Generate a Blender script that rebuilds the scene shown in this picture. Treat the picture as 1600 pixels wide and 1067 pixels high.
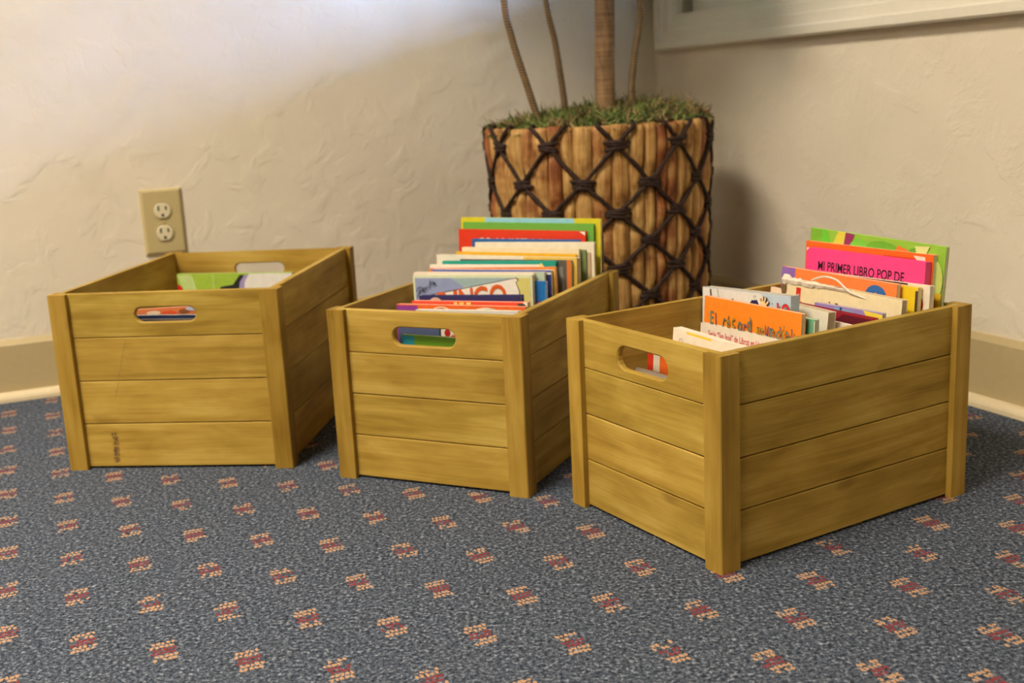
import bpy, bmesh, math, random
from mathutils import Matrix, Vector, Euler

random.seed(7)
for o in list(bpy.data.objects):
    bpy.data.objects.remove(o)
scene = bpy.context.scene
COL = scene.collection

# ------------------------------------------------------------------ camera
CAM_H = 0.470
PITCH, ROLL = 0.21729, -0.04907
cam_d = bpy.data.cameras.new('camera')
cam = bpy.data.objects.new('camera', cam_d)
COL.objects.link(cam)
cam_d.sensor_width = 36.0
cam_d.lens = 1752.7 / 1600 * 36.0
cam_d.clip_start = 0.02
_f = Vector((0, math.cos(PITCH), -math.sin(PITCH)))
_u = Vector((0, math.sin(PITCH), math.cos(PITCH)))
_r = Vector((1, 0, 0))
_r2 = _r * math.cos(ROLL) + _u * math.sin(ROLL)
_u2 = _u * math.cos(ROLL) - _r * math.sin(ROLL)
m = Matrix((_r2, _u2, -_f)).transposed()
cam.matrix_world = Matrix.Translation((0, 0, CAM_H)) @ m.to_4x4()
cam_d.dof.use_dof = True
cam_d.dof.focus_distance = 1.10
cam_d.dof.aperture_fstop = 6.5
scene.camera = cam

# ------------------------------------------------------------------ world, lamp strengths, exposure
world = bpy.data.worlds.new('sky')
scene.world = world
world.use_nodes = True
_bg = world.node_tree.nodes['Background']
_bg.inputs[0].default_value = (0.32, 0.50, 1.0, 1)
_bg.inputs[1].default_value = 70.0
LAMP_COLOR = (1.0, 0.89, 0.72)
LAMP_STRENGTH = 24.0
LAMPS = [(-2.25, -1.40), (-4.6, -3.9)]           # room frame, metres from the corner
vs = scene.view_settings
vs.view_transform = 'Standard'
vs.look = 'None'
vs.gamma = 1.0
vs.use_curve_mapping = False
vs.exposure = 1.08

# ------------------------------------------------------------------ helpers
def lin(c):
    return c / 12.92 if c <= 0.04045 else ((c + 0.055) / 1.055) ** 2.4

def rgb(r, g, b):
    return (lin(r / 255), lin(g / 255), lin(b / 255), 1.0)

class NT:
    """tiny node-tree writer"""
    def __init__(self, name):
        self.m = bpy.data.materials.new(name)
        self.m.use_nodes = True
        self.t = self.m.node_tree
        self.b = self.t.nodes['Principled BSDF']
    def n(self, typ, **kw):
        nd = self.t.nodes.new(typ)
        for k, v in kw.items():
            setattr(nd, k, v)
        return nd
    def put(self, sock, v):
        if hasattr(v, 'is_output'):
            self.t.links.new(v, sock)
        else:
            sock.default_value = v
    def math(self, op, a, b=None, c=None):
        nd = self.n('ShaderNodeMath', operation=op)
        self.put(nd.inputs[0], a)
        if b is not None: self.put(nd.inputs[1], b)
        if c is not None: self.put(nd.inputs[2], c)
        return nd.outputs[0]
    def dot(self, a, v):
        nd = self.n('ShaderNodeVectorMath', operation='DOT_PRODUCT')
        self.put(nd.inputs[0], a); nd.inputs[1].default_value = v
        return nd.outputs['Value']
    def noise(self, vec, scale, detail=2.0, rough=0.5, w=None, dist=0.0):
        nd = self.n('ShaderNodeTexNoise')
        if w is not None:
            nd.noise_dimensions = '4D'
            self.put(nd.inputs['W'], w)
        if vec is not None: self.put(nd.inputs['Vector'], vec)
        nd.inputs['Scale'].default_value = scale
        nd.inputs['Detail'].default_value = detail
        nd.inputs['Roughness'].default_value = rough
        nd.inputs['Distortion'].default_value = dist
        return nd.outputs['Fac']
    def ramp(self, fac, stops, interp='LINEAR'):
        nd = self.n('ShaderNodeValToRGB')
        nd.color_ramp.interpolation = interp
        e = nd.color_ramp.elements
        while len(e) < len(stops): e.new(0.5)
        for k, (p, c) in enumerate(stops):
            e[k].position = p
            e[k].color = c
        self.put(nd.inputs[0], fac)
        return nd.outputs[0]
    def mix(self, fac, a, b, blend='MIX'):
        nd = self.n('ShaderNodeMix', data_type='RGBA', blend_type=blend)
        self.put(nd.inputs[0], fac); self.put(nd.inputs[6], a); self.put(nd.inputs[7], b)
        return nd.outputs[2]
    def mapping(self, vec, scale=(1, 1, 1), loc=(0, 0, 0)):
        nd = self.n('ShaderNodeMapping')
        self.put(nd.inputs['Vector'], vec)
        nd.inputs['Scale'].default_value = scale
        nd.inputs['Location'].default_value = loc
        return nd.outputs[0]
    def obj(self):
        return self.n('ShaderNodeTexCoord').outputs['Object']
    def rand(self):
        return self.n('ShaderNodeObjectInfo').outputs['Random']
    def bump(self, h, strength=0.3, dist=0.001):
        nd = self.n('ShaderNodeBump')
        nd.inputs['Strength'].default_value = strength
        nd.inputs['Distance'].default_value = dist
        self.put(nd.inputs['Height'], h)
        self.t.links.new(nd.outputs[0], self.b.inputs['Normal'])
    def done(self, color, rough=0.6, spec=0.3):
        self.put(self.b.inputs['Base Color'], color)
        self.put(self.b.inputs['Roughness'], rough)
        self.b.inputs['Specular IOR Level'].default_value = spec
        return self.m

_plain = {}
def plain(c, rough=0.55, spec=0.3, vary=0.06):
    """flat-coloured material with faint mottling"""
    key = (tuple(c), rough, spec)
    if key in _plain: return _plain[key]
    t = NT('paint_%d_%d_%d' % tuple(c))
    n = t.noise(t.obj(), 90, 3, 0.6)
    base = rgb(*c)
    dark = tuple(x * (1 - 2 * vary) for x in base[:3]) + (1,)
    col = t.ramp(n, [(0.3, dark), (0.7, base)])
    _plain[key] = t.done(col, rough, spec)
    return _plain[key]

def mesh(name, verts, faces, mat=None, smooth=False):
    me = bpy.data.meshes.new(name)
    me.from_pydata([tuple(v) for v in verts], [], faces)
    bm = bmesh.new(); bm.from_mesh(me)
    bmesh.ops.recalc_face_normals(bm, faces=bm.faces[:])
    bm.to_mesh(me); bm.free()
    if smooth:
        for p in me.polygons: p.use_smooth = True
    if mat: me.materials.append(mat)
    return me

def obj(name, me, parent=None, loc=(0, 0, 0), rot=(0, 0, 0)):
    o = bpy.data.objects.new(name, me)
    COL.objects.link(o)
    o.parent = parent
    o.location = loc
    o.rotation_euler = rot
    return o

def tag(o, label=None, cat=None, group=None, kind=None):
    if label: o['label'] = label
    if cat: o['category'] = cat
    if group: o['group'] = group
    if kind: o['kind'] = kind
    return o

def boxes(bl):
    """vertices and faces of several boxes (x0,x1,y0,y1,z0,z1)"""
    V, F = [], []
    for x0, x1, y0, y1, z0, z1 in bl:
        k = len(V)
        V += [(x0, y0, z0), (x1, y0, z0), (x1, y1, z0), (x0, y1, z0),
              (x0, y0, z1), (x1, y0, z1), (x1, y1, z1), (x0, y1, z1)]
        F += [(k, k+3, k+2, k+1), (k+4, k+5, k+6, k+7), (k, k+1, k+5, k+4),
              (k+1, k+2, k+6, k+5), (k+2, k+3, k+7, k+6), (k+3, k, k+4, k+7)]
    return V, F

def prism(profile, length, axis='x'):
    """extrude a closed 2D profile (p,q); axis x: p->y q->z ; axis z: p->x q->y"""
    n = len(profile)
    if axis == 'x':
        V = [(0, p, q) for p, q in profile] + [(length, p, q) for p, q in profile]
    else:
        V = [(p, q, 0) for p, q in profile] + [(p, q, length) for p, q in profile]
    F = [(i, (i + 1) % n, n + (i + 1) % n, n + i) for i in range(n)]
    F += [tuple(range(n)), tuple(range(2 * n - 1, n - 1, -1))]
    return V, F

def tube(path, radii, sides=8, flat=1.0):
    """tube along a path of points"""
    V, F = [], []
    P = [Vector(p) for p in path]
    if not hasattr(radii, '__len__'): radii = [radii] * len(P)
    up = None
    for i, p in enumerate(P):
        d = (P[min(i + 1, len(P) - 1)] - P[max(i - 1, 0)]).normalized()
        if up is None:
            up = Vector((0, 0, 1)) if abs(d.z) < 0.8 else Vector((1, 0, 0))
        a = d.cross(up).normalized(); b = a.cross(d).normalized(); up = b
        for s in range(sides):
            t = 2 * math.pi * s / sides
            V.append(p + (a * math.cos(t) + b * math.sin(t) * flat) * radii[i])
    for i in range(len(P) - 1):
        for s in range(sides):
            F.append((i*sides+s, i*sides+(s+1) % sides, (i+1)*sides+(s+1) % sides, (i+1)*sides+s))
    F.append(tuple(range(sides))[::-1])
    F.append(tuple(range((len(P)-1)*sides, len(P)*sides)))
    return V, F

def empty(name, loc=(0, 0, 0), rot=(0, 0, 0)):
    o = bpy.data.objects.new(name, None)
    o.empty_display_size = 0.05
    COL.objects.link(o)
    o.location = loc
    o.rotation_euler = rot
    return o

# ------------------------------------------------------------------ materials
def wall_material():
    t = NT('trowelled_plaster')
    p = t.obj()
    big = t.noise(p, 7.0, 4, 0.55, dist=0.6)
    fine = t.noise(p, 38.0, 3, 0.5, dist=0.8)
    isl = t.noise(p, 17.0, 5, 0.6, dist=0.5)
    isl = t.ramp(isl, [(0.50, (0, 0, 0, 1)), (0.56, (0.55, 0.55, 0.55, 1)), (0.70, (1, 1, 1, 1))])
    h = t.math('ADD', t.math('MULTIPLY', big, 0.6), t.math('MULTIPLY', fine, 0.10))
    h = t.math('ADD', h, t.math('MULTIPLY', isl, 0.25))
    t.bump(h, 0.52, 0.0068)
    col = t.ramp(big, [(0.3, rgb(224, 212, 190)), (0.7, rgb(231, 219, 198))])
    return t.done(col, 0.62, 0.25)

def carpet_material():
    t = NT('flecked_carpet')
    P = t.n('ShaderNodeNewGeometry').outputs['Position']
    th = math.radians(23.0)
    wob = t.math('MULTIPLY', t.math('SUBTRACT', t.noise(P, 260, 2, 0.6), 0.5), 0.0040)
    wob2 = t.math('MULTIPLY', t.math('SUBTRACT', t.noise(P, 230, 2, 0.6, w=3.3), 0.5), 0.0042)
    a = t.math('ADD', t.dot(P, (math.cos(th), math.sin(th), 0)), t.math('ADD', wob, 0.06837))
    b = t.math('ADD', t.dot(P, (math.sin(th), -math.cos(th), 0)), t.math('ADD', wob2, 1.73394))
    pa, pb = 0.06519, 0.10858
    ia = t.math('ROUND', t.math('DIVIDE', a, pa))
    da = t.math('SUBTRACT', a, t.math('MULTIPLY', ia, pa))
    bb = t.math('SUBTRACT', t.math('DIVIDE', b, pb), t.math('MULTIPLY', ia, 0.5))
    db = t.math('MULTIPLY', t.math('SUBTRACT', bb, t.math('ROUND', bb)), pb)
    rowc = t.math('ADD', t.math('DIVIDE', db, 0.0064), 3.0)
    row = t.math('FLOOR', rowc)
    stag = t.math('MULTIPLY', t.math('MODULO', row, 2.0), 0.5)
    colc = t.math('ADD', t.math('ADD', t.math('DIVIDE', da, 0.0043), stag), 2.25)
    colf = t.math('FLOOR', colc)
    inside = t.math('MULTIPLY', t.math('COMPARE', row, 2.5, 2.6), t.math('COMPARE', colf, 2.0, 2.1))
    lx = t.math('SUBTRACT', t.math('FRACT', colc), 0.5)
    ly = t.math('SUBTRACT', t.math('FRACT', rowc), 0.5)
    dist = t.math('SQRT', t.math('ADD', t.math('MULTIPLY', lx, lx), t.math('MULTIPLY', ly, ly)))
    dist = t.math('ADD', dist, t.math('MULTIPLY', t.math('SUBTRACT', t.noise(P, 380, 1), 0.5), 0.75))
    blob = t.math('MULTIPLY', inside, t.math('LESS_THAN', dist, 0.40))
    keep = t.n('ShaderNodeTexWhiteNoise', noise_dimensions='4D')
    cmb = t.n('ShaderNodeCombineXYZ')
    t.put(cmb.inputs[0], row); t.put(cmb.inputs[1], colf); t.put(cmb.inputs[2], ia)
    t.put(keep.inputs['Vector'], cmb.outputs[0]); t.put(keep.inputs['W'], t.math('ROUND', bb))
    blob = t.math('MULTIPLY', blob, t.math('GREATER_THAN', keep.outputs['Value'], 0.16))
    red = t.math('COMPARE', row, 2.5, 0.6)
    dotcol = t.mix(red, rgb(196, 154, 118), rgb(138, 62, 64))
    speck = t.noise(P, 270, 3, 0.75)
    speck2 = t.noise(P, 150, 2, 0.7, w=8.1)
    sp = t.math('ADD', t.math('MULTIPLY', speck, 0.75), t.math('MULTIPLY', speck2, 0.25))
    base = t.ramp(sp, [(0.36, rgb(26, 30, 38)), (0.47, rgb(68, 75, 88)), (0.55, rgb(101, 108, 120)), (0.65, rgb(174, 180, 190))])
    large = t.noise(P, 9, 3, 0.6)
    base = t.mix(t.math('MULTIPLY', large, 0.35), base, t.mix(1.0, base, rgb(196, 204, 222), 'MULTIPLY'))
    col = t.mix(blob, base, dotcol)
    t.bump(t.math('ADD', sp, t.math('MULTIPLY', blob, 0.06)), 0.9, 0.004)
    return t.done(col, 0.95, 0.1)

def wood_material():
    """grain runs along the piece's own X axis"""
    t = NT('honey_stained_pine')
    o = t.obj(); r = t.rand()
    w = t.math('MULTIPLY', r, 37.0)
    streak = t.noise(t.mapping(o, (3.2, 42, 42)), 1.0, 4, 0.6, w=w, dist=1.0)
    fine = t.noise(t.mapping(o, (9, 520, 520)), 1.0, 2, 0.6, w=w)
    blot = t.noise(t.mapping(o, (9, 22, 22)), 1.0, 3, 0.55, w=t.math('ADD', w, 5.0), dist=0.5)
    knot = t.noise(t.mapping(o, (11, 26, 26)), 1.0, 2, 0.5, w=t.math('ADD', w, 11.0))
    g = t.math('ADD', t.math('MULTIPLY', streak, 0.5), t.math('MULTIPLY', fine, 0.14))
    g = t.math('ADD', g, t.math('MULTIPLY', blot, 0.42))
    col = t.ramp(g, [(0.34, rgb(134, 101, 36)), (0.47, rgb(170, 136, 57)), (0.56, rgb(190, 156, 72)), (0.68, rgb(210, 178, 94))])
    kn = t.ramp(knot, [(0.66, (0, 0, 0, 1)), (0.78, (1, 1, 1, 1))])
    col = t.mix(t.math('MULTIPLY', kn, 0.55), col, rgb(112, 74, 28))
    tint = t.ramp(r, [(0.0, (0.80, 0.79, 0.76, 1)), (0.5, (0.97, 0.95, 0.9, 1)), (1.0, (0.88, 0.9, 0.84, 1))])
    col = t.mix(1.0, col, tint, 'MULTIPLY')
    col = t.mix(1.0, col, t.n('ShaderNodeObjectInfo').outputs['Color'], 'MULTIPLY')
    t.bump(fine, 0.12, 0.0006)
    return t.done(col, 0.5, 0.15)

def fibre_material():
    """dried water hyacinth, fibres along Z"""
    t = NT('dried_hyacinth')
    o = t.obj(); r = t.rand()
    w = t.math('MULTIPLY', r, 51.0)
    s = t.noise(t.mapping(o, (230, 230, 7)), 1.0, 4, 0.65, w=w)
    blot = t.noise(t.mapping(o, (14, 14, 22)), 1.0, 3, 0.6, w=w)
    crease = t.noise(t.mapping(o, (20, 20, 120)), 1.0, 2, 0.6, w=w)
    g = t.math('ADD', t.math('MULTIPLY', s, 0.55), t.math('MULTIPLY', blot, 0.45))
    gold = t.ramp(g, [(0.34, rgb(92, 56, 26)), (0.46, rgb(168, 122, 66)), (0.58, rgb(204, 164, 100)), (0.72, rgb(228, 196, 136))])
    rust = t.ramp(g, [(0.34, rgb(74, 36, 16)), (0.5, rgb(150, 88, 48)), (0.7, rgb(196, 138, 84))])
    pick = t.ramp(t.math('ADD', t.math('MULTIPLY', r, 0.6), t.math('MULTIPLY', blot, 0.5)), [(0.36, (1, 1, 1, 1)), (0.54, (0, 0, 0, 1))])
    col = t.mix(pick, gold, rust)
    t.bump(t.math('ADD', s, t.math('MULTIPLY', crease, 0.4)), 0.6, 0.002)
    return t.done(col, 0.6, 0.3)

def rope_material():
    t = NT('dark_twine')
    o = t.obj()
    n = t.noise(o, 240, 3, 0.6)
    col = t.ramp(n, [(0.35, rgb(30, 19, 15)), (0.65, rgb(66, 46, 38))])
    t.bump(n, 0.6, 0.002)
    return t.done(col, 0.7, 0.25)

def bark_material():
    t = NT('smooth_bark')
    o = t.obj()
    n = t.noise(t.mapping(o, (60, 60, 14)), 1.0, 4, 0.6)
    ring = t.noise(t.mapping(o, (8, 8, 190)), 1.0, 2, 0.6)
    g = t.math('ADD', t.math('MULTIPLY', n, 0.6), t.math('MULTIPLY', ring, 0.4))
    col = t.ramp(g, [(0.34, rgb(84, 62, 40)), (0.5, rgb(132, 101, 68)), (0.66, rgb(158, 126, 90))])
    t.bump(g, 0.35, 0.0015)
    return t.done(col, 0.45, 0.4)

def stem_material():
    t = NT('ringed_stem')
    o = t.obj()
    wv = t.n('ShaderNodeTexWave', wave_type='BANDS', bands_direction='Z')
    t.put(wv.inputs['Vector'], o)
    wv.inputs['Scale'].default_value = 70
    wv.inputs['Distortion'].default_value = 1.5
    n = t.noise(o, 70, 3)
    g = t.math('ADD', t.math('MULTIPLY', wv.outputs['Fac'], 0.6), t.math('MULTIPLY', n, 0.4))
    col = t.ramp(g, [(0.2, rgb(58, 44, 26)), (0.55, rgb(116, 90, 54)), (0.85, rgb(140, 112, 70))])
    t.bump(wv.outputs['Fac'], 0.5, 0.001)
    return t.done(col, 0.5, 0.4)

M_WALL = wall_material()
M_CARPET = carpet_material()
M_WOOD = wood_material()
M_FIBRE = fibre_material()
M_ROPE = rope_material()
M_BARK = bark_material()
M_STEM = stem_material()
M_TRIM = plain((232, 224, 206), 0.4, 0.4, 0.02)
M_BASE = plain((192, 172, 128), 0.38, 0.4, 0.03)
M_SHOE = plain((226, 208, 170), 0.4, 0.4, 0.03)
M_CEIL = plain((150, 143, 130), 0.8, 0.2, 0.02)
M_FAR = plain((112, 96, 76), 0.7, 0.2, 0.05)
M_PAGES = plain((236, 224, 200), 0.7, 0.2, 0.08)
M_PAGES_OLD = plain((206, 186, 152), 0.75, 0.2, 0.1)
M_DARK = plain((24, 20, 16), 0.7, 0.2)

# ------------------------------------------------------------------ room shell (frame: origin in the corner, left wall on Y=0, right wall on X=0)
TH = math.radians(23.45)
CORNER = Vector((0.3210, 2.3779, 0))
RX, RY, RH = 6.6, 6.4, 2.45
def room_obj(name, me, loc=(0, 0, 0), parent=None):
    if parent: return obj(name, me, parent, loc)
    c = Matrix.Rotation(TH, 4, 'Z') @ Vector(loc)
    return obj(name, me, None, CORNER + c, (0, 0, TH))

def struct(name, bl, mat):
    V, F = boxes(bl)
    return tag(room_obj(name, mesh(name, V, F, mat)), kind='structure')

T = 0.12
WY0, WY1, WZ0, WZ1 = -0.110, -1.48, 0.600, 1.75      # window opening in the right wall
struct('floor', [(-RX - T, T, -RY - T, T, -0.1, 0.0)], M_CARPET)
struct('ceiling', [(-RX - T, T, -RY - T, T, RH, RH + 0.1)], M_CEIL)
struct('wall_left', [(-RX - T, T, 0.0, T, 0.0, RH)], M_WALL)
struct('wall_right', [(0, T, WY0, 0, 0, RH), (0, T, -RY, WY1, 0, RH),
                      (0, T, WY1, WY0, 0, WZ0), (0, T, WY1, WY0, WZ1, RH)], M_WALL)
struct('wall_back', [(-RX - T, T, -RY - T, -RY, 0, RH)], M_FAR)
struct('wall_side', [(-RX - T, -RX, -RY, 0, 0, RH)], M_FAR)
gm = plain((96, 104, 74), 0.9, 0.1)
V, F = boxes([(T + 0.02, 30, -30, 30, -0.5, -0.4)])
tag(room_obj('ground', mesh('ground', V, F, gm)), kind='structure')

# unseen slab added outside the window: only low, near-horizontal daylight gets in
V, F = boxes([(T + 0.02, 5.2, -7.0, 5.0, 2.28, 2.40)])
tag(room_obj('added_daylight_baffle', mesh('added_daylight_baffle', V, F, plain((150, 140, 124), 0.8, 0.2))), kind='structure')

# baseboards: flat board with a sloped top lip and a shoe moulding
HB = 0.1039
bprof = [(0, 0), (-0.0105, 0), (-0.0105, HB - 0.009), (-0.004, HB - 0.001), (-0.003, HB), (0, HB)]
sprof = [(-0.0105, 0), (-0.0235, 0), (-0.0232, 0.006), (-0.021, 0.0105), (-0.017, 0.0140), (-0.0125, 0.0155), (-0.0105, 0.0155)]
for name, length, rz in (('baseboard_left', RX, math.pi), ('baseboard_right', RY, -math.pi / 2)):
    e = empty(name, CORNER, (0, 0, TH + rz))
    tag(e, kind='structure')
    sg = -1 if rz > 0 else 1
    for part, prof, mt in (('base_board', bprof, M_BASE), ('shoe_moulding', sprof, M_SHOE)):
        V, F = prism([(p * sg, q) for p, q in prof], length)
        obj(part, mesh(part, V, F, mt), e)

# window: mitred stepped casing, jamb, sash frame, panes
win = empty('window_1', CORNER, (0, 0, TH))
tag(win, kind='structure')
cprof = [(0.0, 0.0), (0.0, 0.021), (0.003, 0.024), (0.016, 0.024), (0.019, 0.019), (0.036, 0.017),
         (0.038, 0.014), (0.054, 0.012), (0.057, 0.009), (0.066, 0.008), (0.066, 0.0)]
CW = 0.066
oy0, oy1, oz0, oz1 = WY0 + CW + 0.006, WY1 - CW, WZ0 - 0.060, WZ1 + CW
def frame_pt(corner, s, d):
    y = {0: oy0 - s, 1: oy1 + s}[corner[0]]
    z = {0: oz0 + s, 1: oz1 - s}[corner[1]]
    return (-d, y, z)
for a, b in (((0, 0), (1, 0)), ((1, 0), (1, 1)), ((1, 1), (0, 1)), ((0, 1), (0, 0))):
    n = len(cprof)
    V = [frame_pt(a, s, d) for s, d in cprof] + [frame_pt(b, s, d) for s, d in cprof]
    F = [(i, (i + 1) % n, n + (i + 1) % n, n + i) for i in range(n)] + [tuple(range(n)), tuple(range(2*n-1, n-1, -1))]
    obj('casing', mesh('casing', V, F, M_TRIM), win)
iy0, iy1, iz0, iz1 = oy0 - CW, oy1 + CW, oz0 + CW, oz1 - CW
V, F = boxes([(-0.002, T, WY1, WY0, WZ0, iz0), (-0.002, T, WY1, WY0, iz1, WZ1),
              (-0.002, T, iy0, WY0, iz0, iz1), (-0.002, T, WY1, iy1, iz0, iz1)])
obj('jamb', mesh('jamb', V, F, M_TRIM), win)
def sash(y0, y1, z0, z1, x):
    w, wb, ws = 0.06, 0.100, 0.11
    V, F = boxes([(x, x + 0.03, y1, y0, z0, z0 + wb), (x, x + 0.03, y1, y0, z1 - w, z1),
                  (x, x + 0.03, y0 - ws, y0, z0 + wb, z1 - w), (x, x + 0.03, y1, y1 + w, z0 + wb, z1 - w)])
    s = obj('sash', mesh('sash', V, F, M_TRIM), win)
    V, F = boxes([(x + 0.012, x + 0.016, y1 + w, y0 - ws, z0 + wb, z1 - w)])
    obj('pane', mesh('pane', V, F, M_GLASS), s)
def glass_material():
    t = NT('window_glass')
    tr = t.n('ShaderNodeBsdfTransparent'); gl = t.n('ShaderNodeBsdfGlossy')
    tr.inputs[0].default_value = (0.94, 0.96, 0.96, 1)
    gl.inputs['Roughness'].default_value = 0.02
    fr = t.n('ShaderNodeFresnel'); fr.inputs[0].default_value = 1.45
    mx = t.n('ShaderNodeMixShader')
    t.t.links.new(fr.outputs[0], mx.inputs[0]); t.t.links.new(tr.outputs[0], mx.inputs[1]); t.t.links.new(gl.outputs[0], mx.inputs[2])
    t.t.links.new(mx.outputs[0], t.t.nodes['Material Output'].inputs[0])
    return t.m
M_GLASS = glass_material()
ym = (iy0 + iy1) / 2
sash(iy0, ym, iz0, iz1, 0.022)
sash(ym, iy1, iz0, iz1, 0.022)
V, F = boxes([(0.008, 0.011, iy1 + 0.01, ym - 0.005, iz0 + 0.004, iz1 - 0.04)])
obj('added_light_screen', mesh('added_light_screen', V, F, plain((196, 188, 170), 0.8, 0.1)), win)  # opaque panel added over one sash to cut daylight far along the wall
V, F = boxes([(0.005, 0.014, iy1 + 0.01, ym - 0.005, iz0 + 0.002, iz0 + 0.016)])
obj('added_screen_rail', mesh('added_screen_rail', V, F, M_TRIM), win)  # bottom rail of the added panel

# ceiling light that lights the room
def emission_material():
    t = NT('lamp_diffuser')
    t.b.inputs['Base Color'].default_value = (0.9, 0.9, 0.88, 1)
    t.b.inputs['Emission Color'].default_value = (*LAMP_COLOR, 1)
    t.b.inputs['Emission Strength'].default_value = LAMP_STRENGTH
    return t.m
M_LAMP = emission_material()
HV, HF = boxes([(-0.34, 0.34, -0.64, -0.60, -0.06, 0), (-0.34, 0.34, 0.60, 0.64, -0.06, 0),
                (-0.34, -0.30, -0.60, 0.60, -0.06, 0), (0.30, 0.34, -0.60, 0.60, -0.06, 0)])
DV, DF = boxes([(-0.30, 0.30, -0.60, 0.60, -0.05, -0.04)])
for (lx, ly), lab in zip(LAMPS, ('rectangular ceiling light panel nearest the outlet wall', 'rectangular ceiling light panel farther from the outlet wall')):
    cl = empty('ceiling_light', CORNER + Matrix.Rotation(TH, 3, 'Z') @ Vector((lx, ly, RH)), (0, 0, TH))
    tag(cl, lab, 'ceiling light', 'ceiling light panels')
    obj('housing', mesh('housing', HV, HF, M_TRIM), cl)
    obj('diffuser', mesh('diffuser', DV, DF, M_LAMP), cl)

# ------------------------------------------------------------------ wooden crates
CR = [(-0.29693, 1.41768, -0.11708, 0.3117, 0.4019, 0.2407),
      (0.01076, 1.26025, -0.43733, 0.2652, 0.3421, 0.2190),
      (0.19376, 1.02019, -1.03288, 0.2579, 0.3658, 0.2200)]
INS, BT, PW, PT = 0.0070, 0.0080, 0.0249, 0.0070      # inset, board thickness, post width, post thickness
IN = INS + BT

def board_mesh(length, h, top=False):
    c, g, dp = 0.0013, 0.0007, 0.0035
    prof = [(0, c), (0.0007, g), (dp, g), (dp, 0), (BT, 0), (BT, h)]
    prof += [(0.0008, h), (0, h - 0.0008)] if top else [(dp, h), (dp, h - g), (0.0007, h - g), (0, h - c)]
    V, F = prism(prof, length)
    return mesh('board', V, F, M_WOOD)

def handle_board_mesh(length, h, hw, hh, zc):
    """board with a rounded slot cut through it, edges of the slot eased"""
    bm = bmesh.new()
    cx = length / 2
    slot = []
    r = hh / 2
    for sx, a0 in ((1, -90), (-1, 90)):
        for k in range(9):
            a = math.radians(a0 + 180 * k / 8)
            slot.append((cx + sx * (hw / 2 - r) + r * math.cos(a), zc + r * math.sin(a)))
    g = 0.0008
    def face(y, grow, flip, rect):
        outer = [bm.verts.new((x, y, z)) for x, z in rect]
        inner = []
        for x, z in slot:
            ccx = cx + (hw / 2 - r) * (1 if x > cx else -1)
            v = Vector((x - ccx, z - zc)); v = v * (1 + grow / r)
            inner.append(bm.verts.new((ccx + v.x, y, zc + v.y)))
        ed = [bm.edges.new((L[i], L[(i + 1) % len(L)])) for L in (outer, inner) for i in range(len(L))]
        bmesh.ops.triangle_fill(bm, edges=ed, use_beauty=True)
        return outer, inner
    R0 = [(0, g), (length, g), (length, h - 0.0008), (0, h - 0.0008)]
    R1 = [(0, g), (length, g), (length, h), (0, h)]
    o1, i1 = face(0, 0.0016, False, R0)
    o2, i2 = face(BT, 0.0016, True, R1)
    mid1 = [bm.verts.new((x, 0.0016, z)) for x, z in slot]
    mid2 = [bm.verts.new((x, BT - 0.0016, z)) for x, z in slot]
    for A, B in ((o1, o2), (i1, mid1), (mid1, mid2), (mid2, i2)):
        n = len(A)
        for i in range(n):
            bm.faces.new((A[i], A[(i + 1) % n], B[(i + 1) % n], B[i]))
    bmesh.ops.recalc_face_normals(bm, faces=bm.faces[:])
    me = bpy.data.meshes.new('handle_board')
    bm.to_mesh(me); bm.free()
    me.materials.append(M_WOOD)
    return me

def post_mesh(h):
    c = 0.0012
    # built lying along X so the grain follows it: profile (y,z) is an L
    w, t = PW, PT + 0.0004
    prof = [(0, c), (c, 0), (w - 0.0006, 0), (w, 0.0006), (w, t), (t, t), (t, w), (0.0006, w), (0, w - 0.0006)]
    V, F = prism(prof, h)
    return mesh('corner_post', V, F, M_WOOD)

def make_crate(k, label, hand_z, hand_w, hand_h, post_tint):
    ax, ay, t, W, L, H = CR[k]
    Rz = Matrix.Rotation(t, 3, 'Z')
    c = Vector((ax, ay, 0)) + Rz @ Vector((-W / 2, L / 2, 0))
    e = empty('book_crate', c, (0, 0, t))
    tag(e, label, 'crate', 'slatted wooden book crates')
    z0 = 0.0025
    hs = [(H - z0) * f for f in (0.254, 0.249, 0.248, 0.249)]     # bottom to top
    lf, ls = W - 2 * INS - 0.0004, L - 2 * IN
    z = z0
    for i in range(4):
        top = i == 3
        if top:
            mf = handle_board_mesh(lf, hs[i], hand_w, hand_h, hand_z - z)
        else:
            mf = board_mesh(lf, hs[i])
        ms = board_mesh(ls, hs[i], top)
        obj('end_board', mf, e, (-lf / 2, -L / 2 + INS, z))
        obj('end_board', mf, e, (lf / 2, L / 2 - INS, z), (0, 0, math.pi))
        obj('side_board', ms, e, (W / 2 - INS, -ls / 2, z), (0, 0, math.pi / 2))
        obj('side_board', ms, e, (-W / 2 + INS, ls / 2, z), (0, 0, -math.pi / 2))
        z += hs[i]
    pm = post_mesh(H)
    # post axes: local x up, local y / z along the two faces
    for sx, sy in ((1, -1), (1, 1), (-1, -1), (-1, 1)):
        X = Vector((0, 0, 1))
        if sx * sy < 0:   # keep the frame right handed
            Y, Z = (Vector((-sx, 0, 0)), Vector((0, -sy, 0)))
        else:
            Y, Z = (Vector((0, -sy, 0)), Vector((-sx, 0, 0)))
        if X.cross(Y).dot(Z) < 0: Y, Z = Z, Y
        o = obj('corner_post', pm, e)
        o.color = post_tint
        mt = Matrix((X, Y, Z)).transposed().to_4x4()
        o.matrix_local = Matrix.Translation((sx * W / 2, sy * L / 2, 0)) @ mt
    V, F = boxes([(-W / 2 + IN, W / 2 - IN, -L / 2 + IN, L / 2 - IN, 0.004, 0.011)])
    obj('base_panel', mesh('base_panel', V, F, M_WOOD), e)
    return e

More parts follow.
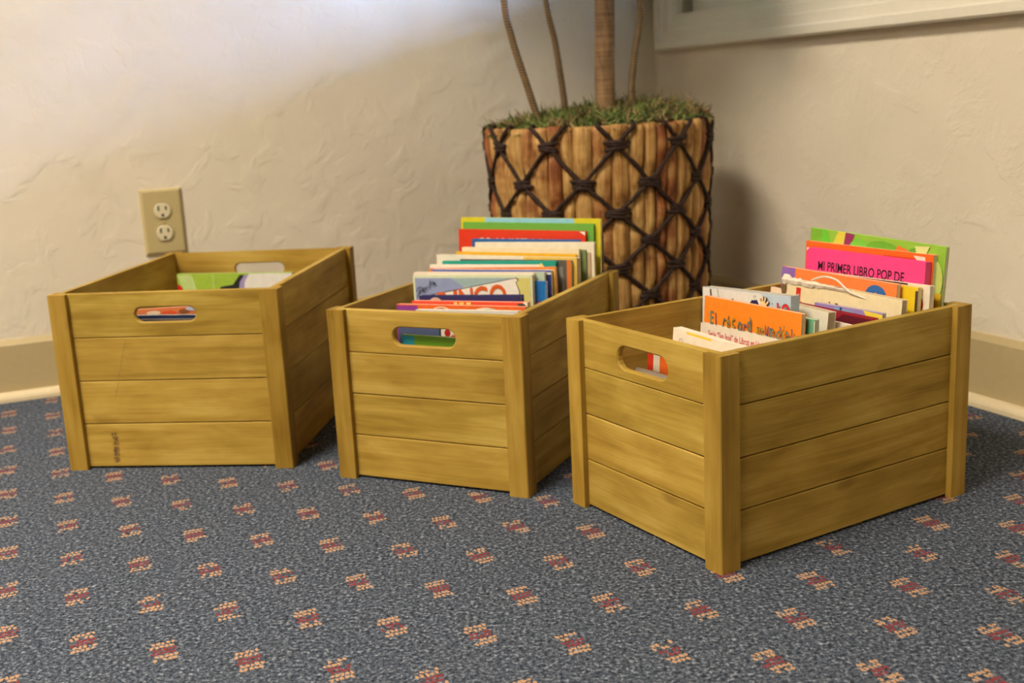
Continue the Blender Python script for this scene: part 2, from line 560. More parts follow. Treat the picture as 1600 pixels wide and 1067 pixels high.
crate_a = make_crate(0, 'largest wooden slat crate, nearly empty, in front of the wall outlet', 0.2105, 0.083, 0.0195, (0.80, 0.74, 0.62, 1))
crate_b = make_crate(1, 'wooden slat crate between the other two, tightly filled, directly before the planter', 0.1880, 0.086, 0.0225, (0.84, 0.79, 0.68, 1))
crate_c = make_crate(2, 'wooden slat crate turned corner-on, rightmost and nearest of the three', 0.1895, 0.084, 0.0250, (0.97, 0.94, 0.88, 1))

# faded ink smudge and scratch on the largest crate's front boards
def smudge_material():
    t = NT('faded_ink')
    n = t.noise(t.obj(), 300, 3, 0.7)
    tr = t.n('ShaderNodeBsdfTransparent')
    mx = t.n('ShaderNodeMixShader')
    fac = t.ramp(n, [(0.36, (0, 0, 0, 1)), (0.62, (0.5, 0.5, 0.5, 1))])
    t.put(mx.inputs[0], fac)
    t.b.inputs['Base Color'].default_value = rgb(104, 66, 62)
    t.b.inputs['Roughness'].default_value = 0.7
    t.t.links.new(tr.outputs[0], mx.inputs[1]); t.t.links.new(t.b.outputs[0], mx.inputs[2])
    t.t.links.new(mx.outputs[0], t.t.nodes['Material Output'].inputs[0])
    return t.m
M_SMUDGE = smudge_material()
Wa, La = CR[0][3], CR[0][4]
V, F = [], []
rs = random.Random(3)
for i in range(9):
    x = -Wa / 2 + 0.066 + rs.uniform(-0.0012, 0.0012); z = 0.049 - i * 0.0049
    for j in range(2):
        p, q = x + rs.uniform(-0.002, 0.002), z + rs.uniform(-0.001, 0.001)
        k = len(V); w, h = rs.uniform(0.0028, 0.0048), rs.uniform(0.0016, 0.0028)
        V += [(p - w, 0, q - h), (p + w, 0, q - h * 0.6), (p + w * 0.8, 0, q + h), (p - w, 0, q + h * 0.7)]
        F.append((k, k + 1, k + 2, k + 3))
s = obj('ink_smudge', mesh('ink_smudge', V, F, M_SMUDGE), crate_a, (0, -La / 2 + INS - 0.0003, 0))
s['label'] = 'faded purplish ink marks down the lowest board'
V, F = [], []
for (x0, q0), (x1, q1) in (((0.0975, 0.1775), (0.082, 0.1275)), ((0.0955, 0.170), (0.101, 0.166)), ((0.0810, 0.121), (0.073, 0.098))):
    k = len(V)
    V += [(-Wa/2 + x0 - 0.0004, 0, q0), (-Wa/2 + x0 + 0.0004, 0, q0), (-Wa/2 + x1 + 0.0004, 0, q1), (-Wa/2 + x1 - 0.0004, 0, q1)]
    F.append((k, k + 1, k + 2, k + 3))
s = obj('scratch', mesh('scratch', V, F, M_SMUDGE), crate_a, (0, -La / 2 + INS - 0.0003, 0))
s['label'] = 'thin dark slanting scratch across the front boards'

# ------------------------------------------------------------------ books
_txt = {}
def text_mesh(body, shear=0.0, offset=0.0, bold=0.0):
    key = (body, shear, offset, bold)
    if key in _txt: return _txt[key]
    cu = bpy.data.curves.new('lettering', 'FONT')
    cu.body = body; cu.shear = shear; cu.offset = offset + bold
    cu.resolution_u = 3
    o = bpy.data.objects.new('lettering_tmp', cu)
    COL.objects.link(o)
    bpy.context.view_layer.update()
    dg = bpy.context.evaluated_depsgraph_get()
    me = bpy.data.meshes.new_from_object(o.evaluated_get(dg))
    bpy.data.objects.remove(o)
    V = [tuple(v.co[:2]) for v in me.vertices]
    F = [tuple(p.vertices) for p in me.polygons]
    bpy.data.meshes.remove(me)
    _txt[key] = (V, F)
    return _txt[key]

LEAN = math.radians(3.5)
BASE = 0.0145
def book(k, label, x0, x1, y, t, zl, zr, color, group, gfx=(), spine='L', hard=True, pages=None, name='picture_book', drop=0.0, back=None, lean=None):
    """k crate, x0..x1 / y / zl,zr: left and right upper front corners in the crate's frame; gfx in metres from the upper left corner"""
    ax, ay, th, W, L, H = CR[k]
    ln = LEAN if lean is None else lean
    w = x1 - x0
    roll = math.atan2(zr - zl, w)
    h = (min(zl, zr) - BASE - drop) / math.cos(ln)
    R = Matrix.Rotation(th, 3, 'Z') @ Matrix.Rotation(-ln, 3, 'X') @ Matrix.Rotation(-roll, 3, 'Y')
    tl = Vector((ax, ay, 0)) + Matrix.Rotation(th, 3, 'Z') @ Vector((x0, y, 0)) + Vector((0, 0, zl))
    loc = tl - R @ Vector((-w / 2, 0, h))
    e = empty(name, loc, R.to_euler())
    tag(e, label, 'book', group)
    cm = plain(color, 0.42, 0.45)
    tc = 0.0015 if hard else 0.0005
    tc = min(tc, t * 0.3)
    sx0, sx1 = (-w / 2, -w / 2 + tc) if spine == 'L' else (w / 2 - tc, w / 2)
    V, F = boxes([(-w / 2, w / 2, 0, tc, 0, h), (-w / 2, w / 2, t - tc, t, 0, h), (sx0, sx1, tc, t - tc, 0, h)])
    obj('cover', mesh('cover', V, F, cm), e)
    g = 0.003 if hard else 0.0004
    px0, px1 = (-w / 2 + tc, w / 2 - g) if spine == 'L' else (-w / 2 + g, w / 2 - tc)
    V, F = boxes([(px0, px1, tc, t - tc, g, h - g)])
    obj('page_block', mesh('page_block', V, F, pages or M_PAGES), e)
    for n, it in enumerate(gfx):
        yy = -0.00015 * (n + 1)
        if it[0] == 'poly':
            _, nm, c, pts = it
            V = [(-w / 2 + u, yy, h - v) for u, v in pts]
            me = mesh(nm, V, [tuple(range(len(V)))], plain(c, 0.45, 0.4))
            obj(nm, me, e)
        elif it[0] == 'text':
            _, body, size, u, v, c, opt = it
            TV, TF = text_mesh(body, opt.get('shear', 0), opt.get('offset', 0))
            a = math.radians(opt.get('rot', 0)); sx = opt.get('sx', 1.0)
            V = []
            for p, q in TV:
                p, q = p * size * sx, q * size
                p, q = p * math.cos(a) - q * math.sin(a), p * math.sin(a) + q * math.cos(a)
                V.append((-w / 2 + u + p, yy, h - v + q))
            me = mesh('lettering', V, TF, plain(c, 0.5, 0.3))
            obj('lettering', me, e)
    return e

def rect(u0, v0, u1, v1):
    return [(u0, v0), (u1, v0), (u1, v1), (u0, v1)]
def ell(cu, cv, ru, rv, n=18, a0=0, a1=360):
    return [(cu + ru * math.cos(math.radians(a0 + (a1 - a0) * i / n)), cv + rv * math.sin(math.radians(a0 + (a1 - a0) * i / n))) for i in range(n if a1 - a0 == 360 else n + 1)]
def stroke(pts, w):
    """ribbon polygon following a polyline"""
    L, R = [], []
    for i, p in enumerate(pts):
        a = pts[max(i - 1, 0)]; b = pts[min(i + 1, len(pts) - 1)]
        d = Vector((b[0] - a[0], b[1] - a[1])).normalized()
        L.append((p[0] - d.y * w / 2, p[1] + d.x * w / 2)); R.append((p[0] + d.y * w / 2, p[1] - d.x * w / 2))
    return L + R[::-1]

G2 = 'picture books in the crate before the planter'
G3 = 'picture books in the corner-on crate'
G1 = 'picture books in the largest crate'

# --- middle crate, rear to front
book(1, 'thin dark green book, rearmost behind the tall yellow one', -0.225, -0.0155, 0.3245, 0.0030, 0.272, 0.272, (38, 66, 54), G2, hard=False)
book(1, 'tall yellow book with pale blue band along the top', -0.2330, -0.0155, 0.3175, 0.0060, 0.2965, 0.2945, (222, 205, 38), G2,
     [('poly', 'cover_band', (150, 205, 226), rect(0.039, 0.0, 0.178, 0.009))], hard=False)
book(1, 'grass green hardback just in front of the yellow one', -0.2265, -0.0235, 0.3105, 0.0060, 0.2905, 0.2885, (112, 176, 68), G2)
book(1, 'red hardback with white capitals under blue book', -0.2305, -0.0330, 0.3030, 0.0065, 0.2810, 0.2790, (226, 58, 28), G2,
     [('text', 'GRANISTORIAS', 0.026, 0.029, 0.0295, (245, 232, 214), {'sx': 0.76}),
      ('poly', 'worn_corner', (236, 226, 206), [(0.188, 0.0005), (0.197, 0.0005), (0.197, 0.006)])])
book(1, 'royal blue hardback with orange strip at its right', -0.2065, -0.0400, 0.2965, 0.0060, 0.2680, 0.2680, (36, 96, 160), G2,
     [('poly', 'cover_band', (232, 96, 52), rect(0.132, 0.0035, 0.1665, 0.012))])
book(1, 'wide cream paperback with ragged page tops', -0.1980, -0.0160, 0.2890, 0.0060, 0.2640, 0.2660, (240, 228, 202), G2, hard=False)
book(1, 'thin tan booklet, right end only showing before the ragged cream paperback', -0.1700, -0.0205, 0.2862, 0.0022, 0.2500, 0.2520, (196, 172, 138), G2, hard=False)
book(1, 'thin moss green booklet, right end only showing among cream ones', -0.1750, -0.0260, 0.2835, 0.0022, 0.2540, 0.2560, (120, 140, 88), G2, hard=False)
book(1, 'narrower cream paperback before the ragged wide one', -0.2130, -0.0330, 0.2760, 0.0068, 0.2585, 0.2585, (236, 222, 188), G2, hard=False)
book(1, 'golden yellow hardback among the cream paperbacks', -0.2185, -0.0350, 0.2675, 0.0065, 0.2530, 0.2520, (240, 186, 36), G2)
book(1, 'wide cream paperback whose right third is mustard yellow', -0.2420, -0.0275, 0.2525, 0.0100, 0.2510, 0.2495, (238, 228, 208), G2,
     [('poly', 'cover_band', (236, 196, 84), rect(0.136, 0.0, 0.2145, 0.11))], hard=False, pages=M_PAGES_OLD)
book(1, 'grey photo book edged orange, right of teal', -0.200, -0.0330, 0.2440, 0.0065, 0.2460, 0.2475, (98, 92, 84), G2,
     [('poly', 'cover_edge', (222, 124, 48), rect(0.161, 0.0, 0.167, 0.12)),
      ('poly', 'cover_picture', (142, 138, 130), [(0.138, 0.012), (0.155, 0.008), (0.158, 0.06), (0.142, 0.08)])], hard=False)
book(1, 'teal green hardback in the crowded crate', -0.2245, -0.0520, 0.2360, 0.0065, 0.2445, 0.2475, (34, 158, 140), G2)
book(1, 'white booklet peeking out left of the teal hardback', -0.2420, -0.0700, 0.2310, 0.0035, 0.2400, 0.2430, (238, 228, 212), G2, hard=False)
book(1, 'orange and yellow paperback below the teal hardback', -0.2385, -0.0470, 0.2230, 0.0060, 0.2355, 0.2415, (232, 128, 62), G2,
     [('poly', 'cover_picture', (234, 196, 78), [(0.155, 0.003), (0.1905, 0.003), (0.1905, 0.05), (0.150, 0.05)]),
      ('poly', 'cover_picture', (246, 206, 120), [(0.167, -0.0), (0.171, -0.006), (0.176, 0.0)])], hard=False)
book(1, 'pale book with violet blue top border', -0.2300, -0.0500, 0.2150, 0.0060, 0.2360, 0.2385, (236, 230, 220), G2,
     [('poly', 'cover_border', (96, 104, 178), rect(0.0, 0.0, 0.180, 0.003)),
      ('poly', 'cover_edge', (42, 52, 118), rect(0.172, 0.006, 0.180, 0.11))], hard=False)
book(1, 'pale sage green book, right half showing', -0.2350, -0.0560, 0.2060, 0.0065, 0.2330, 0.2370, (186, 202, 180), G2, hard=False)
book(1, 'off-white book right behind the one titled in orange', -0.2490, -0.0680, 0.1960, 0.0070, 0.2345, 0.2375, (240, 222, 204), G2, hard=False)
book(1, 'bright blue rounded-corner book with small red label', -0.2000, -0.0465, 0.1885, 0.0060, 0.2260, 0.2280, (32, 112, 186), G2,
     [('poly', 'cover_label', (44, 90, 168), rect(0.128, 0.026, 0.148, 0.05)),
      ('poly', 'cover_label', (176, 44, 92), rect(0.140, 0.027, 0.144, 0.05)),
      ('poly', 'cover_edge', (68, 140, 200), rect(0.1515, 0.004, 0.1535, 0.10))], hard=False)
bingo = [('poly', 'cover_picture', (150, 160, 196), [(0.003, 0.004), (0.058, 0.004), (0.078, 0.016), (0.034, 0.04), (0.003, 0.05)]),
         ('poly', 'cover_picture', (164, 186, 186), [(0.058, 0.004), (0.148, 0.004), (0.140, 0.014), (0.078, 0.016)]),
         ('poly', 'cover_picture', (218, 206, 120), [(0.148, 0.004), (0.1755, 0.004), (0.1755, 0.12), (0.158, 0.12), (0.158, 0.05)]),
         ('poly', 'panel_outline', (34, 30, 30), [(0.0165, 0.0285), (0.156, 0.0035), (0.1595, 0.0065), (0.1560, 0.0100), (0.1605, 0.0220), (0.1595, 0.12), (0.0165, 0.12)]),
         ('poly', 'title_panel', (244, 234, 220), [(0.0175, 0.0295), (0.155, 0.0045), (0.1582, 0.0068), (0.1548, 0.0100), (0.1593, 0.0220), (0.1583, 0.12), (0.0175, 0.12)]),
         ('text', 'B', 0.046, 0.037, 0.0560, (226, 98, 36), {'sx': 0.75, 'rot': 4, 'offset': 0.02}),
         ('text', 'I', 0.044, 0.0615, 0.0520, (226, 98, 36), {'sx': 0.95, 'rot': 4, 'offset': 0.02}),
         ('text', 'N', 0.043, 0.0705, 0.0490, (226, 98, 36), {'sx': 0.75, 'rot': 5, 'offset': 0.02}),
         ('text', 'G', 0.042, 0.0935, 0.0460, (226, 98, 36), {'sx': 0.78, 'rot': 6, 'offset': 0.02}),
         ('text', 'O', 0.042, 0.1170, 0.0435, (226, 98, 36), {'sx': 0.78, 'rot': 6, 'offset': 0.02})]
hw = [[(0.006, 0.031), (0.0115, 0.019)], [(0.0048, 0.0225), (0.009, 0.0165), (0.014, 0.0165), (0.0145, 0.0205), (0.0095, 0.0245)],
      [(0.0150, 0.0225), (0.0190, 0.0185), (0.0185, 0.0162), (0.0160, 0.0180), (0.0163, 0.0228), (0.0195, 0.0222)],
      [(0.0205, 0.0205), (0.0213, 0.0160), (0.0215, 0.0170), (0.0240, 0.0140)], [(0.0262, 0.0178), (0.0275, 0.0060)],
      [(0.0335, 0.0095), (0.0300, 0.0095), (0.0290, 0.0130), (0.0315, 0.0140), (0.0345, 0.0090), (0.0350, 0.0125), (0.0370, 0.0115)]]
book(1, 'Bingo book with orange title and a handwritten name in black marker', -0.2405, -0.0620, 0.1785, 0.0085, 0.2335, 0.2380, (222, 226, 190), G2,
     bingo + [('poly', 'handwriting', (22, 20, 24), stroke(p, 0.0010)) for p in hw], hard=False)
book(1, 'navy blue hardback in front of the bingo book', -0.2020, -0.0560, 0.1250, 0.0120, 0.2155, 0.2205, (46, 44, 96), G2,
     [('poly', 'cover_picture', (212, 178, 150), ell(0.024, 0.010, 0.010, 0.008))], pages=M_PAGES_OLD)
book(1, 'red-orange book with yellow letters and dark green corner', -0.2060, -0.0405, 0.1120, 0.0080, 0.2115, 0.2145, (234, 78, 48), G2,
     [('poly', 'cover_corner', (28, 66, 62), [(0.152, 0.002), (0.1655, 0.002), (0.1655, 0.03), (0.154, 0.02)]),
      ('poly', 'cover_corner', (238, 226, 206), [(0.159, 0.0), (0.1655, 0.0), (0.1655, 0.006)]),
      ('poly', 'cover_picture', (246, 212, 110), rect(0.062, 0.001, 0.067, 0.02)),
      ('poly', 'cover_picture', (246, 212, 110), rect(0.070, 0.001, 0.0765, 0.02)),
      ('poly', 'cover_picture', (246, 212, 110), rect(0.080, 0.001, 0.0865, 0.02))], hard=False)
book(1, 'orange book with purple left end, near the crate front', -0.2230, -0.0385, 0.1010, 0.0075, 0.2085, 0.2110, (236, 104, 38), G2,
     [('poly', 'cover_band', (148, 62, 150), rect(0.0, 0.0015, 0.031, 0.15)),
      ('poly', 'cover_picture', (248, 226, 196), ell(0.066, 0.012, 0.016, 0.010)),
      ('poly', 'cover_picture', (196, 96, 48), ell(0.066, 0.013, 0.0145, 0.0095)),
      ('poly', 'cover_picture', (248, 226, 196), ell(0.130, 0.013, 0.022, 0.011)),
      ('poly', 'cover_picture', (150, 196, 186), ell(0.135, 0.014, 0.018, 0.0105)),
      ('poly', 'cover_picture', (116, 88, 46), ell(0.124, 0.015, 0.011, 0.010))], hard=False)
book(1, 'off-white book, frontmost one whose top shows above the board', -0.1830, -0.0390, 0.0800, 0.0090, 0.2065, 0.2095, (216, 212, 202), G2, hard=False)
book(1, 'slate blue book with white red-dotted edge, seen through the handle hole', -0.1880, -0.0850, 0.0450, 0.0060, 0.2000, 0.1985, (86, 96, 132), G2,
     [('poly', 'cover_line', (28, 34, 62), rect(0.0575, 0.0, 0.0600, 0.09)),
      ('poly', 'cover_picture', (232, 222, 206), rect(0.0600, 0.0, 0.103, 0.09)),
      ('poly', 'cover_picture', (188, 34, 34), ell(0.0690, 0.0125, 0.0042, 0.0048)),
      ('poly', 'cover_picture', (36, 40, 78), [(0.065, 0.0170), (0.065, 0.0260), (0.072, 0.0240)]),
      ('poly', 'cover_picture', (214, 76, 44), ell(0.0775, 0.0185, 0.0042, 0.0042))], hard=False)
book(1, 'lime green book with turquoise end, low behind the handle hole', -0.1724, -0.0600, 0.0240, 0.0060, 0.1868, 0.1850, (110, 160, 40), G2,
     [('poly', 'cover_band', (44, 160, 184), rect(0.0, 0.0012, 0.0172, 0.12)),
      ('poly', 'cover_picture', (216, 222, 190), rect(0.042, 0.0125, 0.050, 0.018))], hard=False)

# --- corner-on crate, rear to front
book(2, 'tall leafy green picture book, rearmost and highest', -0.2175, -0.0185, 0.3435, 0.0050, 0.2905, 0.2840, (150, 196, 62), G3,
     [('poly', 'cover_picture', (122, 178, 50), rect(0.0, 0.0, 0.018, 0.07)),
      ('poly', 'cover_picture', (108, 200, 52), [(0.018, 0.0), (0.026, 0.0), (0.036, 0.020), (0.022, 0.020), (0.018, 0.012)]),
      ('poly', 'cover_picture', (222, 206, 74), [(0.044, 0.0), (0.056, 0.0), (0.054, 0.022), (0.034, 0.022)]),
      ('poly', 'cover_picture', (152, 44, 96), [(0.056, 0.0), (0.070, 0.001), (0.066, 0.010), (0.062, 0.024), (0.053, 0.022)]),
      ('poly', 'cover_picture', (126, 200, 66), ell(0.078, 0.020, 0.016, 0.015)),
      ('poly', 'cover_picture', (112, 172, 48), ell(0.112, 0.014, 0.024, 0.010)),
      ('poly', 'cover_picture', (102, 160, 50), ell(0.160, 0.018, 0.014, 0.012)),
      ('poly', 'cover_picture', (236, 118, 52), [(0.134, 0.006), (0.150, 0.010), (0.158, 0.026), (0.128, 0.022)]),
      ('poly', 'cover_picture', (222, 218, 140), [(0.158, 0.004), (0.178, 0.002), (0.172, 0.016), (0.164, 0.020)]),
      ('poly', 'cover_picture', (198, 212, 112), ell(0.186, 0.040, 0.013, 0.024)),
      ('poly', 'cover_picture', (216, 180, 40), [(0.170, 0.056), (0.199, 0.052), (0.199, 0.095), (0.170, 0.095)]),
      ('poly', 'cover_picture', (126, 150, 84), ell(0.180, 0.094, 0.005, 0.012)),
      ('poly', 'cover_picture', (156, 182, 96), ell(0.190, 0.094, 0.004, 0.013))], hard=False)
book(2, 'orange book with torn white corner behind the pink one', -0.2180, -0.0290, 0.3355, 0.0070, 0.2750, 0.2750, (244, 104, 24), G3,
     [('poly', 'cover_patch', (214, 72, 26), rect(0.120, 0.006, 0.168, 0.020)),  # darker orange rectangle on the cover
      ('poly', 'torn_corner', (240, 220, 204), [(0.162, 0.003), (0.178, 0.0035), (0.180, 0.020), (0.174, 0.020), (0.171, 0.012)])], hard=False)
book(2, 'bright pink board book titled in black capitals', -0.2060, -0.0305, 0.3245, 0.0095, 0.2690, 0.2680, (246, 66, 138), G3,
     [('poly', 'worn_corner', (250, 226, 214), [(0.0, 0.0), (0.004, 0.0), (0.0, 0.004)]),
      ('text', 'MI PRIMER LIBRO POP DE', 0.0160, 0.0190, 0.0255, (44, 18, 34), {'sx': 0.72, 'offset': 0.010})], spine='R')
book(2, 'cream white book with red picture at its right end', -0.1960, -0.0165, 0.3150, 0.0070, 0.2425, 0.2445, (240, 226, 200), G3,
     [('poly', 'cover_border', (52, 40, 44), rect(0.004, 0.0, 0.150, 0.0018)),
      ('poly', 'cover_picture', (172, 54, 34), ell(0.165, 0.022, 0.007, 0.010)),
      ('poly', 'cover_picture', (36, 70, 40), ell(0.165, 0.038, 0.006, 0.010)),
      ('poly', 'cover_picture', (206, 60, 122), rect(0.175, 0.038, 0.1795, 0.06))], hard=False)
book(2, 'yellow book with round seal on a grey panel', -0.1850, -0.0250, 0.3065, 0.0060, 0.2420, 0.2430, (242, 206, 36), G3,
     [('poly', 'cover_panel', (132, 118, 98), rect(0.118, 0.016, 0.146, 0.09)),
      ('poly', 'cover_seal', (238, 230, 210), ell(0.128, 0.030, 0.0105, 0.0115)),
      ('poly', 'cover_seal', (40, 36, 38), ell(0.128, 0.030, 0.0085, 0.0095)),
      ('poly', 'cover_seal', (238, 222, 176), ell(0.128, 0.031, 0.0058, 0.0066)),
      ('poly', 'cover_edge', (74, 58, 48), rect(0.157, 0.004, 0.160, 0.10))], hard=False)
book(2, 'orange book with purple spine end and round blue badge', -0.2195, -0.0450, 0.2965, 0.0065, 0.2475, 0.2455, (246, 132, 62), G3,
     [('poly', 'cover_band', (146, 104, 182), rect(0.0, 0.0, 0.022, 0.10)),
      ('poly', 'cover_picture', (150, 184, 206), [(0.022, 0.014), (0.060, 0.012), (0.100, 0.022), (0.174, 0.018), (0.174, 0.06), (0.022, 0.06)]),
      ('poly', 'cover_badge', (50, 104, 172), ell(0.146, 0.0165, 0.0150, 0.0120)),
      ('poly', 'cover_badge', (244, 152, 40), [(0.128, 0.022), (0.133, 0.014), (0.140, 0.018), (0.146, 0.0125), (0.153, 0.018), (0.160, 0.014), (0.166, 0.022), (0.150, 0.020), (0.140, 0.0215)]),
      ('poly', 'cover_picture', (156, 132, 96), [(0.140, 0.026), (0.152, 0.022), (0.170, 0.026), (0.172, 0.034), (0.146, 0.034)]),
      ('poly', 'cover_picture', (222, 188, 60), stroke([(0.090, 0.018), (0.094, 0.024), (0.098, 0.018), (0.102, 0.024), (0.107, 0.019)], 0.0022)),
      ('poly', 'cover_picture', (70, 72, 60), stroke([(0.050, 0.016), (0.062, 0.018), (0.074, 0.0205), (0.086, 0.023)], 0.0022))], hard=False)
torn = book(2, 'tattered cream book with small red tag and torn top', -0.2040, -0.0260, 0.2830, 0.0085, 0.2370, 0.2320, (244, 224, 178), G3,
     [('poly', 'red_tag', (220, 44, 34), rect(0.0225, 0.0085, 0.0300, 0.0235)),
      ('text', 'S', 0.0085, 0.0245, 0.0220, (248, 232, 220), {}),
      ('poly', 'stain', (222, 190, 126), ell(0.094, 0.034, 0.022, 0.006)),
      ('poly', 'stain', (190, 160, 110), ell(0.030, 0.026, 0.004, 0.002)),
      ('poly', 'ink_dot', (96, 78, 60), ell(0.076, 0.0185, 0.0009, 0.0009)),
      ('poly', 'ink_dot', (96, 78, 60), ell(0.086, 0.0185, 0.0009, 0.0009)),
      ('poly', 'ink_dot', (96, 78, 60), ell(0.088, 0.0185, 0.0009, 0.0009)),
      ('poly', 'stain', (120, 90, 60), ell(0.003, 0.012, 0.004, 0.010))], hard=False, pages=M_PAGES_OLD)
# torn paper curl and loose thread on the tattered book
rs = random.Random(5)
n = 24; V = []; F = []
hh = (min(0.2370, 0.2320) - BASE) / math.cos(LEAN)
for i in range(n + 1):
    u = -0.089 + 0.105 * i / n
    edge = (0.0025 + 0.003 * rs.random()) * (1.15 - i / n)
    V += [(u, -0.0012, hh - edge - 0.002), (u, -0.0022 - 0.001 * rs.random(), hh - edge * 0.3), (u, 0.001, hh + 0.0050 * rs.random() * (1.1 - i / n)), (u, 0.004, hh - 0.001)]
for i in range(n):
    for j in range(3):
        a = i * 4 + j
        F.append((a, a + 4, a + 5, a + 1))
obj('torn_paper', mesh('torn_paper', V, F, plain((240, 226, 204), 0.7, 0.2, 0.12)), torn)
V, F = tube([(-0.045 + 0.09 * i / 16, 0.002 - 0.006 * math.sin(math.pi * i / 16), hh + 0.0025 + 0.0085 * math.sin(math.pi * min(1, i / 11)) - (0.0008 * max(0, i - 8)) * 1.6) for i in range(17)], 0.0012, 6)
obj('paper_curl', mesh('paper_curl', V, F, plain((238, 226, 206), 0.7, 0.2), True), torn)
book(2, 'lilac and light blue booklet with yellow corner', -0.1350, -0.0360, 0.2640, 0.0050, 0.2180, 0.2190, (156, 136, 196), G3,
     [('poly', 'cover_picture', (112, 186, 206), [(0.030, 0.002), (0.058, 0.004), (0.054, 0.03), (0.026, 0.03)]),
      ('poly', 'cover_picture', (42, 64, 130), [(0.038, 0.001), (0.042, 0.001), (0.039, 0.008)]),
      ('poly', 'cover_picture', (238, 214, 70), [(0.072, 0.0), (0.099, 0.002), (0.099, 0.03), (0.080, 0.012)])], hard=False)
book(2, 'dark maroon hardback with dark blue lower part', -0.1620, -0.0400, 0.2530, 0.0090, 0.2165, 0.2140, (150, 22, 46), G3,
     [('poly', 'cover_picture', (96, 18, 34), [(0.080, 0.002), (0.122, 0.002), (0.122, 0.012), (0.066, 0.012)]),
      ('poly', 'cover_picture', (32, 84, 128), rect(0.060, 0.0125, 0.122, 0.09))])
book(2, 'booklet with red tomatoes on a cream checked page', -0.1650, -0.0600, 0.2400, 0.0050, 0.2085, 0.2060, (236, 222, 206), G3,
     [('poly', 'cover_picture', (214, 72, 48), ell(0.066, 0.016, 0.008, 0.007)),
      ('poly', 'cover_picture', (196, 48, 36), ell(0.081, 0.019, 0.008, 0.007)),
      ('poly', 'cover_picture', (230, 120, 96), ell(0.064, 0.013, 0.003, 0.002)),
      ('poly', 'cover_picture', (214, 150, 146), stroke([(0.055, 0.004), (0.095, 0.007)], 0.0008)),
      ('poly', 'cover_picture', (40, 60, 110), rect(0.0, 0.010, 0.052, 0.05))], hard=False)
book(2, 'plain cream paperback between the comic and the tomato booklet', -0.2150, -0.0720, 0.2200, 0.0120, 0.2270, 0.2210, (240, 228, 204), G3, hard=False, pages=M_PAGES_OLD)
HAND = [([(0.1005, 0.0125), (0.0985, 0.0065)], 0.0022), ([(0.1030, 0.0105), (0.1030, 0.0035)], 0.0022),
        ([(0.1060, 0.0110), (0.1080, 0.0040)], 0.0022), ([(0.1080, 0.0130), (0.1125, 0.0085)], 0.0022), ([(0.1085, 0.0160), (0.1135, 0.0165)], 0.0021)]
comic = book(2, 'light blue comic with a waving hand and red letters', -0.2425, -0.0980, 0.1890, 0.0130, 0.2335, 0.2400, (190, 206, 220), G3,
     [('poly', 'cover_picture', (226, 222, 214), [(0.0, 0.001), (0.098, 0.001), (0.108, 0.012), (0.096, 0.05), (0.0, 0.05)]),
      ('poly', 'cover_picture', (40, 34, 52), [(0.0125, 0.002), (0.0152, 0.002), (0.0170, 0.014), (0.0148, 0.014)]),
      ('poly', 'cover_picture', (60, 60, 66), stroke([(0.026, 0.001), (0.031, 0.018)], 0.0007)),
      ('poly', 'cover_picture', (34, 36, 84), [(0.084, 0.0095), (0.094, 0.0085), (0.100, 0.0165), (0.099, 0.030), (0.079, 0.0165)]),
      ('poly', 'cover_picture', (40, 40, 60), [(0.050, 0.0120), (0.0535, 0.0100), (0.0575, 0.016), (0.050, 0.016)]),
      ('poly', 'cover_picture', (238, 238, 230), [(0.0935, 0.0085), (0.0962, 0.0085), (0.1015, 0.0170), (0.0995, 0.0190)])]
     + [('poly', 'hand_outline', (70, 52, 40), stroke(p, w + 0.0012)) for p, w in HAND]
     + [('poly', 'hand_outline', (70, 52, 40), ell(0.1040, 0.0140, 0.0061, 0.0057))]
     + [('poly', 'hand_picture', (240, 208, 160), stroke(p, w)) for p, w in HAND]
     + [('poly', 'hand_picture', (240, 208, 160), ell(0.1040, 0.0140, 0.0055, 0.0051)),
      ('poly', 'cover_picture', (60, 60, 70), stroke([(0.0905, 0.0030), (0.0890, 0.0060)], 0.0006)),
      ('poly', 'cover_picture', (60, 60, 70), stroke([(0.0930, 0.0030), (0.0915, 0.0060)], 0.0006)),
      ('poly', 'cover_dot', (30, 44, 90), ell(0.1195, 0.0105, 0.0008, 0.0008)),
      ('poly', 'cover_dot', (30, 44, 90), ell(0.1203, 0.0145, 0.0008, 0.0008)),
      ('poly', 'cover_dot', (30, 44, 90), ell(0.1211, 0.0185, 0.0008, 0.0008)),
      ('text', 'LO', 0.0190, 0.1265, 0.0225, (60, 20, 30), {'sx': 0.80, 'offset': 0.05}),
      ('text', 'LO', 0.0190, 0.1265, 0.0225, (226, 44, 44), {'sx': 0.80, 'offset': 0.02})], hard=False, spine='R', pages=M_PAGES_OLD)
book(2, 'mint green booklet showing right of the orange record book', -0.1900, -0.0520, 0.1785, 0.0060, 0.2210, 0.2220, (112, 178, 140), G3,
     [('poly', 'cover_edge', (228, 216, 194), rect(0.1365, 0.002, 0.138, 0.09))], hard=False)
LET = [(226, 214, 70), (150, 110, 190), (240, 150, 170), (120, 190, 190), (238, 226, 120)]
rec = [('poly', 'cover_band', (240, 224, 202), [(0.0, 0.0310), (0.1535, 0.0310), (0.1535, 0.12), (0.0, 0.12)])]
u = 0.0100
